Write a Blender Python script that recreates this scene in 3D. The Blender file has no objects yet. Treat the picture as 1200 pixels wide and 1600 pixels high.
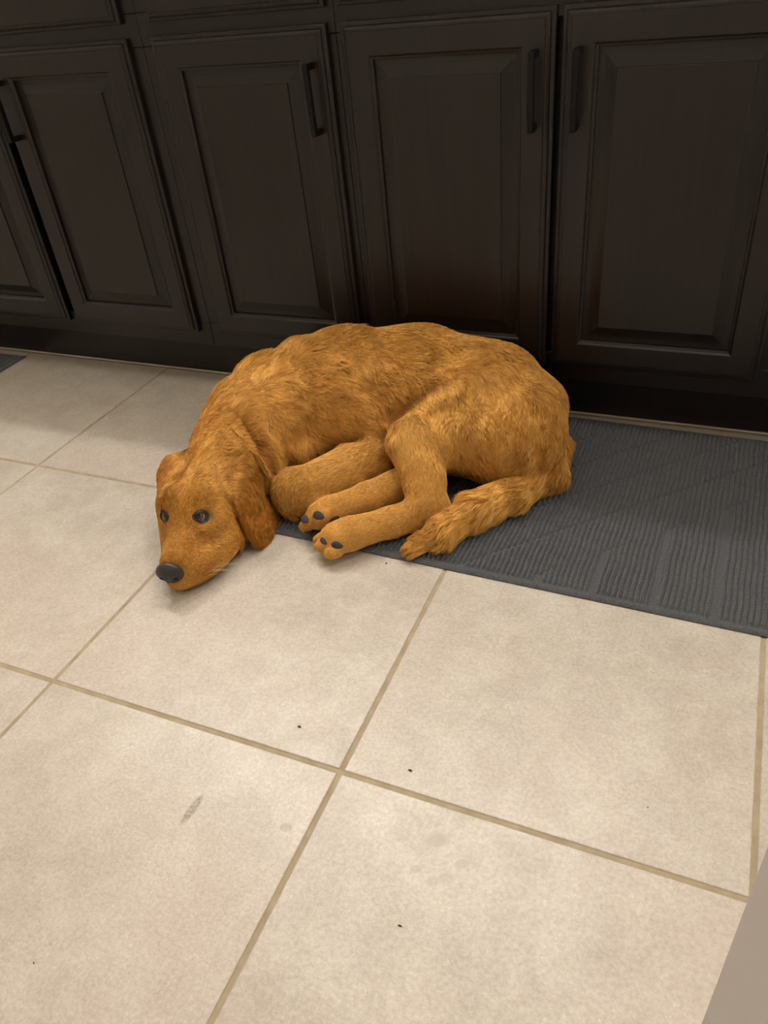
import bpy, bmesh, math, random
import numpy as np
from mathutils import Matrix, Vector, kdtree

scene = bpy.context.scene
col = scene.collection
random.seed(7)
rng = np.random.default_rng(7)

# ------------------------------------------------------------------ camera
T = 0.4572                                    # one floor tile
YD = 0.8446                                   # plane of the cabinet doors
YF = YD + 0.019                               # face frame
YK = 0.918                                    # toe kick
def cam_axes(pitch, roll, yaw):
    cy, sy, cp, sp = math.cos(yaw), math.sin(yaw), math.cos(pitch), math.sin(pitch)
    f = Vector((sy*cp, cy*cp, -sp)); r = Vector((cy, -sy, 0)); u = r.cross(f)
    return r*math.cos(roll)+u*math.sin(roll), u*math.cos(roll)-r*math.sin(roll), f
cr, cu, cf = cam_axes(.6336, -.1164, -.4659)
cd = bpy.data.cameras.new('camera'); cam = bpy.data.objects.new('camera', cd); col.objects.link(cam)
cd.sensor_width = 36; cd.lens = 1199.6/1600*36; cd.clip_start = .01
m = Matrix((cr, cu, -cf)).transposed().to_4x4(); m.translation = (.7315*T, -1.0225*T, 1.7424*T)
cam.matrix_world = m
scene.camera = cam

# ------------------------------------------------------------------ world, lamps, exposure
w = bpy.data.worlds.new('world'); scene.world = w; w.use_nodes = True
w.node_tree.nodes['Background'].inputs[0].default_value = (1, .86, .70, 1)
w.node_tree.nodes['Background'].inputs[1].default_value = 0.02
def lamp(name, loc, power, radius, color):
    l = bpy.data.lights.new(name, 'POINT'); l.energy = power; l.shadow_soft_size = radius; l.color = color
    o = bpy.data.objects.new(name, l); o.location = loc; col.objects.link(o); return o
WARM = (1.0, .97, .92)
for x, pw in ((-1.52, 31), (-.75, 26), (.02, 24)):                  # the row of lamps above the vanity mirror
    lamp('vanity_lamp', (x, 1.15, 2.12), pw, .032, WARM)
al = bpy.data.lights.new('ceiling_light', 'AREA'); al.shape = 'DISK'; al.size = .35; al.energy = 11; al.color = WARM
ao = bpy.data.objects.new('ceiling_light', al); ao.location = (1.0, .38, 2.47); col.objects.link(ao)   # flush ceiling fitting at the right of the room
vs = scene.view_settings
vs.view_transform = 'Standard'; vs.look = 'None'; vs.gamma = 1; vs.use_curve_mapping = False
vs.exposure = -0.12

# ------------------------------------------------------------------ helpers
def link(name, me, mat=None, parent=None):
    o = bpy.data.objects.new(name, me); col.objects.link(o)
    if mat is not None and len(me.materials) == 0: me.materials.append(mat)
    if parent is not None: o.parent = parent
    return o
def empty(name, loc=(0,0,0)):
    o = bpy.data.objects.new(name, None); o.location = loc; o.empty_display_size = .05; col.objects.link(o); return o
def tag(o, label=None, cat=None, group=None, kind=None):
    if label: o['label'] = label
    if cat: o['category'] = cat
    if group: o['group'] = group
    if kind: o['kind'] = kind
    return o
def mesh(name, verts, faces, smooth=False):
    me = bpy.data.meshes.new(name); me.from_pydata([tuple(v) for v in verts], [], faces); me.update()
    if smooth: me.shade_smooth()
    return me
def box_bm(bm, lo, hi, bev=0.0, seg=2):
    r = bmesh.ops.create_cube(bm, size=1)
    for v in r['verts']:
        v.co = Vector([lo[k]+(v.co[k]+.5)*(hi[k]-lo[k]) for k in range(3)])
    if bev:
        es = list({e for v in r['verts'] for e in v.link_edges})
        bmesh.ops.bevel(bm, geom=es, offset=bev, segments=seg, affect='EDGES', profile=.5)
def box(name, lo, hi, mat, parent=None, bev=0.0, seg=2):
    bm = bmesh.new(); box_bm(bm, lo, hi, bev, seg)
    me = bpy.data.meshes.new(name); bm.to_mesh(me); bm.free()
    return link(name, me, mat, parent)
class NT:
    def __init__(s, name):
        s.m = bpy.data.materials.new(name); s.m.use_nodes = True; s.t = s.m.node_tree
        s.b = s.t.nodes['Principled BSDF']
    def n(s, typ, **kw):
        nd = s.t.nodes.new(typ)
        for k, v in kw.items():
            if k in nd.inputs: nd.inputs[k].default_value = v
            else: setattr(nd, k, v)
        return nd
    def l(s, a, b): s.t.links.new(a, b)
    def ramp(s, fac, stops):
        r = s.t.nodes.new('ShaderNodeValToRGB'); e = r.color_ramp.elements
        while len(e) < len(stops): e.new(.5)
        for k, (p, c) in enumerate(stops): e[k].position = p; e[k].color = (*c, 1) if len(c) == 3 else c
        s.l(fac, r.inputs[0]); return r.outputs[0]
    def mix(s, fac, a, b, mode='MIX'):
        x = s.t.nodes.new('ShaderNodeMix'); x.data_type = 'RGBA'; x.blend_type = mode
        for sock, v in ((x.inputs[0], fac), (x.inputs[6], a), (x.inputs[7], b)):
            if hasattr(v, 'is_linked'): s.l(v, sock)
            elif isinstance(v, (int, float)): sock.default_value = v
            else: sock.default_value = (*v, 1)
        return x.outputs[2]
    def math(s, op, a, b=None, c=None):
        x = s.t.nodes.new('ShaderNodeMath'); x.operation = op
        for k, v in enumerate((a, b, c)):
            if v is None: continue
            if hasattr(v, 'is_linked'): s.l(v, x.inputs[k])
            else: x.inputs[k].default_value = v
        return x.outputs[0]
    def bump(s, h, strength, dist):
        b = s.n('ShaderNodeBump'); b.inputs['Strength'].default_value = strength; b.inputs['Distance'].default_value = dist
        s.l(h, b.inputs['Height']); s.l(b.outputs[0], s.b.inputs['Normal'])
def plain(name, c, rough=.5, metal=0, spec=.5):
    k = NT(name); k.b.inputs['Base Color'].default_value = (*c, 1); k.b.inputs['Roughness'].default_value = rough
    k.b.inputs['Metallic'].default_value = metal; k.b.inputs['Specular IOR Level'].default_value = spec; return k.m

# ------------------------------------------------------------------ materials
def tile_mat():
    k = NT('beige_tile'); geo = k.n('ShaderNodeNewGeometry'); oi = k.n('ShaderNodeObjectInfo')
    off = k.n('ShaderNodeVectorMath', operation='MULTIPLY_ADD'); k.l(oi.outputs['Random'], off.inputs[0])
    off.inputs[1].default_value = (17, 31, 7); k.l(geo.outputs['Position'], off.inputs[2]); P = off.outputs[0]
    def noise(scale, detail, rough, dist=0):
        n = k.n('ShaderNodeTexNoise'); n.inputs['Scale'].default_value = scale; n.inputs['Detail'].default_value = detail
        n.inputs['Roughness'].default_value = rough; n.inputs['Distortion'].default_value = dist; k.l(P, n.inputs['Vector']); return n.outputs['Fac']
    a = noise(4.5, 5, .6, .6); b = noise(16, 6, .7, .4); c = noise(210, 5, .75)
    base = k.ramp(a, [(.36, (0.420,0.360,0.288)), (.5, (0.537,0.478,0.395)), (.64, (0.626,0.568,0.493))])
    fine = k.ramp(b, [(.40, (0.385,0.315,0.241)), (.55, (0.554,0.491,0.409)), (.7, (0.653,0.599,0.529))])
    cc = k.mix(.55, base, fine)
    pk = noise(2.3, 3, .5); cc = k.mix(k.math('MULTIPLY', k.math('GREATER_THAN', pk, 0), k.ramp(pk, [(.48, (0,0,0)), (.62, (.55,.55,.55))])), cc, (0.537,0.428,0.348))
    cc = k.mix(.42, cc, k.ramp(c, [(.35, (0.393,0.338,0.274)), (.62, (0.680,0.630,0.567))]))
    # pale flecks, and thin brown veins
    vo = k.n('ShaderNodeTexVoronoi', feature='F1'); vo.inputs['Scale'].default_value = 170; k.l(P, vo.inputs['Vector'])
    fl = k.math('MULTIPLY', k.math('LESS_THAN', vo.outputs['Distance'], .22), k.math('GREATER_THAN', b, .56))
    cc = k.mix(k.math('MULTIPLY', fl, .35), cc, (0.733,0.676,0.595))
    wv = noise(7, 8, .62, 1.5); vein = k.math('LESS_THAN', k.math('ABSOLUTE', k.math('SUBTRACT', wv, .5)), .0035)
    cc = k.mix(k.math('MULTIPLY', vein, k.math('MULTIPLY', k.math('GREATER_THAN', a, .54), .35)), cc, (0.375,0.288,0.204))
    # scuffs left on two of the tiles
    sep = k.n('ShaderNodeSeparateXYZ'); k.l(geo.outputs['Position'], sep.inputs[0])
    for (sx, sy, ang, rx, ry, col_, f) in SCUFFS:
        dx = k.math('SUBTRACT', sep.outputs[0], sx); dy = k.math('SUBTRACT', sep.outputs[1], sy)
        u = k.math('ADD', k.math('MULTIPLY', dx, math.cos(ang)), k.math('MULTIPLY', dy, math.sin(ang)))
        v = k.math('SUBTRACT', k.math('MULTIPLY', dy, math.cos(ang)), k.math('MULTIPLY', dx, math.sin(ang)))
        r = k.math('ADD', k.math('POWER', k.math('ABSOLUTE', k.math('DIVIDE', u, rx)), 2), k.math('POWER', k.math('ABSOLUTE', k.math('DIVIDE', v, ry)), 2))
        sm = k.math('MINIMUM', k.math('MAXIMUM', k.math('MULTIPLY', k.math('SUBTRACT', 1.15, r), 1.4), 0), 1)
        msk = k.math('MULTIPLY', sm, k.ramp(c, [(.40, (.15,.15,.15)), (.56, (1,1,1))]))
        cc = k.mix(k.math('MULTIPLY', msk, f), cc, col_)
    k.l(cc, k.b.inputs['Base Color'])
    ro = k.ramp(b, [(.3, (.37,)*3), (.7, (.27,)*3)]); k.l(ro, k.b.inputs['Roughness'])
    h = k.math('ADD', k.math('MULTIPLY', b, .7), k.math('MULTIPLY', c, .35)); k.bump(h, .35, .002)
    k.b.inputs['Specular IOR Level'].default_value = .55
    return k.m
def wood_mat():
    k = NT('espresso_wood'); tc = k.n('ShaderNodeNewGeometry')
    mp = k.n('ShaderNodeMapping'); mp.inputs['Scale'].default_value = (60, 60, 3); k.l(tc.outputs['Position'], mp.inputs['Vector'])
    n = k.n('ShaderNodeTexNoise'); n.inputs['Scale'].default_value = 2.2; n.inputs['Detail'].default_value = 6; k.l(mp.outputs[0], n.inputs['Vector'])
    k.l(k.ramp(n.outputs['Fac'], [(.3, (.0088,.0060,.0053)), (.7, (.0150,.0106,.0095))]), k.b.inputs['Base Color'])
    k.b.inputs['Roughness'].default_value = .33; k.b.inputs['Specular IOR Level'].default_value = .40
    k.bump(n.outputs['Fac'], .04, .0004); return k.m
def mat_mat():
    k = NT('grey_bath_mat'); g = k.n('ShaderNodeNewGeometry')
    n = k.n('ShaderNodeTexNoise'); n.inputs['Scale'].default_value = 420; n.inputs['Detail'].default_value = 3; k.l(g.outputs['Position'], n.inputs['Vector'])
    n2 = k.n('ShaderNodeTexNoise'); n2.inputs['Scale'].default_value = 9; k.l(g.outputs['Position'], n2.inputs['Vector'])
    a = k.ramp(n.outputs['Fac'], [(.3, (.045,.047,.052)), (.7, (.112,.116,.126))])
    k.l(k.mix(k.math('MULTIPLY', n2.outputs['Fac'], .35), a, (.13,.128,.13)), k.b.inputs['Base Color'])
    k.b.inputs['Roughness'].default_value = .95; k.b.inputs['Specular IOR Level'].default_value = .15
    k.b.inputs['Sheen Weight'].default_value = .25; k.b.inputs['Sheen Roughness'].default_value = .5
    k.bump(n.outputs['Fac'], .6, .0015); return k.m
def paint(name, c, rough=.55):
    k = NT(name); g = k.n('ShaderNodeNewGeometry'); n = k.n('ShaderNodeTexNoise'); n.inputs['Scale'].default_value = 260
    k.l(g.outputs['Position'], n.inputs['Vector']); k.b.inputs['Base Color'].default_value = (*c, 1); k.b.inputs['Roughness'].default_value = rough
    k.bump(n.outputs['Fac'], .05, .001); return k.m
def grout_mat():
    k = NT('tan_grout'); g = k.n('ShaderNodeNewGeometry'); n = k.n('ShaderNodeTexNoise'); n.inputs['Scale'].default_value = 40; n.inputs['Detail'].default_value = 5
    k.l(g.outputs['Position'], n.inputs['Vector'])
    k.l(k.ramp(n.outputs['Fac'], [(.3, (.33,.26,.165)), (.7, (.45,.37,.25))]), k.b.inputs['Base Color']); k.b.inputs['Roughness'].default_value = .9
    k.bump(n.outputs['Fac'], .3, .001); return k.m
SCUFFS = [(-.1455,-.105,1.51,0.023,.0060,(.20,.16,.11),.85), (-.0277,-.0875,.2,.0085,.006,(.30,.24,.17),.7),
          (0.1398,-0.0444,.4,0.013,0.0091,(.36,.29,.22),.55), (0.1295,-0.0830,.4,0.007,0.0049,(.36,.29,.22),.55), (0.1507,-0.0894,.4,0.008,0.0056,(.36,.29,.22),.55), (0.1629,-0.0813,.4,0.009,0.0063,(.36,.29,.22),.55), (0.1740,-0.0609,.4,0.008,0.0056,(.36,.29,.22),.55)]
M_tile, M_wood, M_mat, M_grout = tile_mat(), wood_mat(), mat_mat(), grout_mat()
M_wall = paint('warm_white_wall', (.74,.69,.62)); M_ceil = paint('white_ceiling', (.82,.80,.76), .8)
M_trim = paint('shade_greyed_door_trim', (.40,.365,.335), .45)  # trim colour darkened: the shade on the jamb is put into the paint
M_black = plain('matte_black_metal', (.004,.004,.0045), .5, 0, .2)
M_caulk = paint('pale_caulk', (.50,.46,.38), .7); M_stone = plain('pale_counter_stone', (.55,.5,.44), .25)

# ------------------------------------------------------------------ room shell
X0, X1, Y0, Y1, ZC = -3.00, 1.30, -1.75, 1.42, 2.50
def st(o): o['kind'] = 'structure'; return o
floor = st(box('floor', (X0, Y0, -.05), (X1, Y1, -.0016), M_grout))
G = .0030
def tile_mesh():
    h = T/2 - G; rings = []
    for ins, z in ((0, -.009), (0, -.0016), (.0005, -.0006), (.0016, 0)):
        a = h - ins; rings.append([(-a,-a,z),(a,-a,z),(a,a,z),(-a,a,z)])
    v = [p for r in rings for p in r]; f = []
    for r in range(3):
        for k in range(4): f.append((4*r+k, 4*r+(k+1)%4, 4*r+4+(k+1)%4, 4*r+4+k))
    f.append((12,13,14,15)); return mesh('tile', v, f)
tm = tile_mesh(); tm.materials.append(M_tile)
for i in range(-7, 3):
    for j in range(-4, 2):
        if (i+1)*T < X0 or i*T > X1: continue
        t = link('tile', tm, None, floor); t.location = ((i+.5)*T, (j+.5)*T, random.uniform(-.0005, .0003))
        t.rotation_euler = (random.uniform(-.0006,.0006), random.uniform(-.0006,.0006), 0)
st(box('wall_back', (X0-.1, Y1, 0), (X1+.1, Y1+.1, ZC), M_wall))
st(box('wall_left', (X0-.1, Y0, 0), (X0, Y1, ZC), M_wall))
st(box('wall_right', (X1, Y0, 0), (X1+.1, Y1, ZC), M_wall))
st(box('wall_front', (X0-.1, Y0-.1, 0), (X1+.1, Y0, ZC), M_wall))
st(box('ceiling', (X0-.1, Y0-.1, ZC), (X1+.1, Y1+.1, ZC+.1), M_ceil))
# painted door jamb just right of the viewer
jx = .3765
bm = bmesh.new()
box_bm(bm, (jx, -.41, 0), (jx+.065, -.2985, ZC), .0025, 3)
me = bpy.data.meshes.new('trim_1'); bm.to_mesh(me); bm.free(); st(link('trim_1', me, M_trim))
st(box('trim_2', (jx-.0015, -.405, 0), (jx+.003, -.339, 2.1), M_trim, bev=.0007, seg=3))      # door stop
st(box('trim_3', (X0, YK-.0035, 0.0002), (X1, YK, .0045), M_caulk, bev=.0015))

# ------------------------------------------------------------------ vanity cabinets
def ring_mesh(name, wd, ht, prof, close_in=True, close_back=True):
    """rectangle swept by (inset, depth) rings; local x 0..wd, z 0..ht, depth = +y"""
    v, f = [], []
    for ins, d in prof:
        v += [(ins, d, ins), (wd-ins, d, ins), (wd-ins, d, ht-ins), (ins, d, ht-ins)]
    for r in range(len(prof)-1):
        for k in range(4): f.append((4*r+k, 4*r+(k+1)%4, 4*r+4+(k+1)%4, 4*r+4+k))
    if close_in: n = 4*(len(prof)-1); f.append((n, n+1, n+2, n+3))
    if close_back: f.append((3, 2, 1, 0))
    return mesh(name, v, f)
STILE = .055
door_prof = [(0,.019),(0,.0095),(.0012,.0085),(.0055,.0080),(.0065,.0068),(.0075,.0040),(.0105,.0018),(.0135,.0016),(.0143,.0002),(.0153,0),
             (STILE-.007,0),(STILE-.006,.0005),(STILE-.004,.0030),(STILE-.001,.0042),(STILE,.0050),(STILE+.0002,.0105)]
panel_prof = [(0,.0150),(0,.0100),(.004,.0100),(.010,.0094),(.018,.0074),(.0255,.0050),(.0268,.0046),(.0272,.0018),(.0284,.0012)]
drawer_prof = [(0,.019),(0,.0095),(.0012,.0085),(.0055,.0080),(.0065,.0068),(.0075,.0040),(.0105,.0018),(.0135,.0016),(.0143,.0002),(.0153,0)]
def pull_mesh():
    bm = bmesh.new(); h = .110; t = .0095; d = .030
    box_bm(bm, (-t/2, -d, -h/2), (t/2, -d+.0095, h/2), .0008, 1)
    for s in (-1, 1):
        z = s*(h/2-t/2); box_bm(bm, (-t/2, -d+.004, z-t/2), (t/2, 0, z+t/2), .0006, 1)
    me = bpy.data.meshes.new('handle'); bm.to_mesh(me); bm.free(); me.materials.append(M_black); return me
PULL = pull_mesh()
ZB, ZT, ZD, ZD2 = .135, .7025, .7245, .850
def make_door(parent, x0, x1, side):
    o = parent.location.x
    d = link('door', ring_mesh('door', x1-x0, ZT-ZB, door_prof, False, False), M_wood, parent); d.location = (x0-o, YD-parent.location.y, ZB)
    p = link('panel', ring_mesh('panel', x1-x0-2*STILE, ZT-ZB-2*STILE, panel_prof, True, True), M_wood, d); p.location = (STILE, 0, STILE)
    h = link('handle', PULL, None, d)
    h.location = ((STILE/2 if side < 0 else x1-x0-STILE/2), 0, .595-ZB)
    return d
def make_cabinet(xa, xb, doors, drawers, label):
    c = empty('vanity_cabinet', ((xa+xb)/2, YF, 0)); o = c.location
    def part(name, lo, hi, bev=.0008):
        return box(name, tuple(lo[k]-o[k] for k in range(3)), tuple(hi[k]-o[k] for k in range(3)), M_wood, c, bev, 1)
    part('carcass', (xa, YF+.0195, .102), (xb, Y1-.004, .860))
    part('toe_kick', (xa, YK, .0055), (xb, YK+.016, .1015), 0)
    fb, ft = .102, .860
    part('rail', (xa, YF, fb), (xb, YF+.019, ZB+.020)); part('rail', (xa, YF, ZT-.015), (xb, YF+.019, ZD+.015)); part('rail', (xa, YF, ZD2-.015), (xb, YF+.019, ft))
    xs = sorted({xa, xb})
    for s0, s1 in ((xa, doors[0][0]+.016), (doors[-1][1]-.016, xb)):
        part('stile', (s0, YF, ZB+.0205), (s1, YF+.019, ZT-.0155)); part('stile', (s0, YF, ZD+.0155), (s1, YF+.019, ZD2-.0155))
    for d in doors: make_door(c, *d)
    for a, b in drawers:
        d = link('drawer_front', ring_mesh('drawer_front', b-a, ZD2-ZD, drawer_prof), M_wood, c); d.location = (a-o.x, YD-o.y, ZD)
    tag(c, label, 'cabinet', 'espresso vanity cabinets along the wall'); return c
make_cabinet(-1.50, -.7135, [(-1.470,-1.117,1), (-1.096,-.741,-1)], [(-1.470,-.744)], 'dark espresso double-door cabinet at the far left, behind the small mat corner')
make_cabinet(-1.90, -1.5005, [(-1.870,-1.520,1)], [(-1.870,-1.520)], 'dark espresso cabinet beyond the left edge of the view')
make_cabinet(-.713, -.3205, [(-.686,-.334,1)], [(-.682,-.332)], 'narrow single-door dark espresso cabinet behind the dog\'s shoulders')
make_cabinet(-.320, .4345, [(-.307,.044,1), (.054,.409,-1)], [(-.307,.409)], 'wide double-door dark espresso cabinet behind the dog\'s rump and the grey mat')
make_cabinet(.435, .86, [(.464,.816,1)], [(.464,.816)], 'dark espresso cabinet at the right edge, only its frame in view')
ct = box('countertop', (-1.92, .820, .8605), (.88, Y1-.002, .892), M_stone, bev=.004)
tag(ct, 'pale stone countertop overhanging the espresso cabinets', 'countertop')

# ------------------------------------------------------------------ bath mats
def mat_top(xa, xb, ya, yb, nx, ny, hfun):
    xs = np.linspace(xa, xb, nx); ys = np.linspace(ya, yb, ny); X, Y = np.meshgrid(xs, ys)
    Z = hfun(X, Y); v = np.stack([X, Y, Z], -1).reshape(-1, 3)
    i = np.arange(nx-1); j = np.arange(ny-1); I, J = np.meshgrid(i, j); a = (J*nx+I).ravel()
    f = np.stack([a, a+1, a+1+nx, a+nx], 1)
    me = bpy.data.meshes.new('ribbed_pile'); me.vertices.add(len(v)); me.vertices.foreach_set('co', v.ravel())
    me.loops.add(4*len(f)); me.loops.foreach_set('vertex_index', f.ravel().astype(np.int32)); me.polygons.add(len(f))
    me.polygons.foreach_set('loop_start', np.arange(0, 4*len(f), 4, dtype=np.int32)); me.polygons.foreach_set('loop_total', np.full(len(f), 4, dtype=np.int32))
    me.update(); me.validate(); me.shade_smooth(); return me
PITCH = .0080
def sstep(a, b, x): t = np.clip((x-a)/(b-a), 0, 1); return t*t*(3-2*t)
def mat_height(X, Y):
    wob = .0006*np.sin(Y*70+X*13)+.0004*np.sin(Y*190+X*57)
    row = np.floor((X+wob)/PITCH)
    rib = np.abs(np.sin(math.pi*(X+wob)/PITCH))**.8
    tuft = .72+.28*np.abs(np.sin(math.pi*(Y/.0062+row*.37+.3*np.sin(row*12.9))))**.6
    top = .0012+.0080*rib*tuft
    ch = np.ones_like(X)                                  # 0 in the flat channels
    yj = np.round(Y/PITCH*1.0)*0
    Xq = (row+.5)*PITCH                                   # diagonals step from rib to rib
    for k in range(-1, 9):
        c = .370+.105*k
        if k < 0: continue
        ch *= sstep(.0020, .0042, np.abs(Y-(Xq+c)))
    for k in range(-1, 7):                                # straight bands at the near side
        xb = .147+.0833*k; band = sstep(.004, .0070, np.abs(X-xb)+.0); end = sstep(0, .004, Y-(xb+.262))
        ch *= np.maximum(band, end)
        hook = (np.abs(Y-(Xq+.262)) < .0030) & (X > xb-.004) & (X < xb+.024)
        ch *= np.where(hook, .15, 1)
    hem = np.minimum.reduce([Y-YA, YB-Y, X-XA, XB-X])
    ch *= sstep(.011, .0135, hem)
    hemz = .0035+.0009*np.abs(np.sin(math.pi*X/.004))*np.abs(np.sin(math.pi*Y/.004))+.0004
    z = np.where(hem < .011, hemz, .0034+.0006*np.abs(np.sin(math.pi*X/.003))*np.abs(np.sin(math.pi*Y/.003)))
    z = z*(1-ch)+top*ch
    edge = sstep(0, .004, hem)
    return .0008+z*(.25+.75*edge)
XA, XB, YA, YB = -.375, .86, .383, .893
mt = empty('bath_mat', ((XA+XB)/2, (YA+YB)/2, 0)); o = mt.location
base = box('mat_base', (XA-o.x, YA-o.y, .0003), (XB-o.x, YB-o.y, .0026), M_mat, mt, .001, 2)
pm = mat_top(XA, XB, YA, YB, 1180, 290, mat_height); pm.transform(Matrix.Translation((-o.x, -o.y, 0)))
link('ribbed_pile', pm, M_mat, mt); mt.rotation_euler.z = math.radians(-1.1)
mt.location.y -= .001
tag(mt, 'long dark grey ribbed bath mat with diagonal grooves under the dog', 'bath mat')
m2 = empty('bath_mat', (-1.612, .795, 0))
XA, XB, YA, YB = -.255, .255, -.20, .088
box('mat_base', (XA, YA, .0003), (XB, YB, .0026), M_mat, m2, .001, 2)
link('ribbed_pile', mat_top(XA, XB, YA, YB, 380, 150, mat_height), M_mat, m2)
m2.rotation_euler.z = math.radians(1.0)
tag(m2, 'small dark grey mat with only its corner showing at the left edge', 'bath mat')

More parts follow.
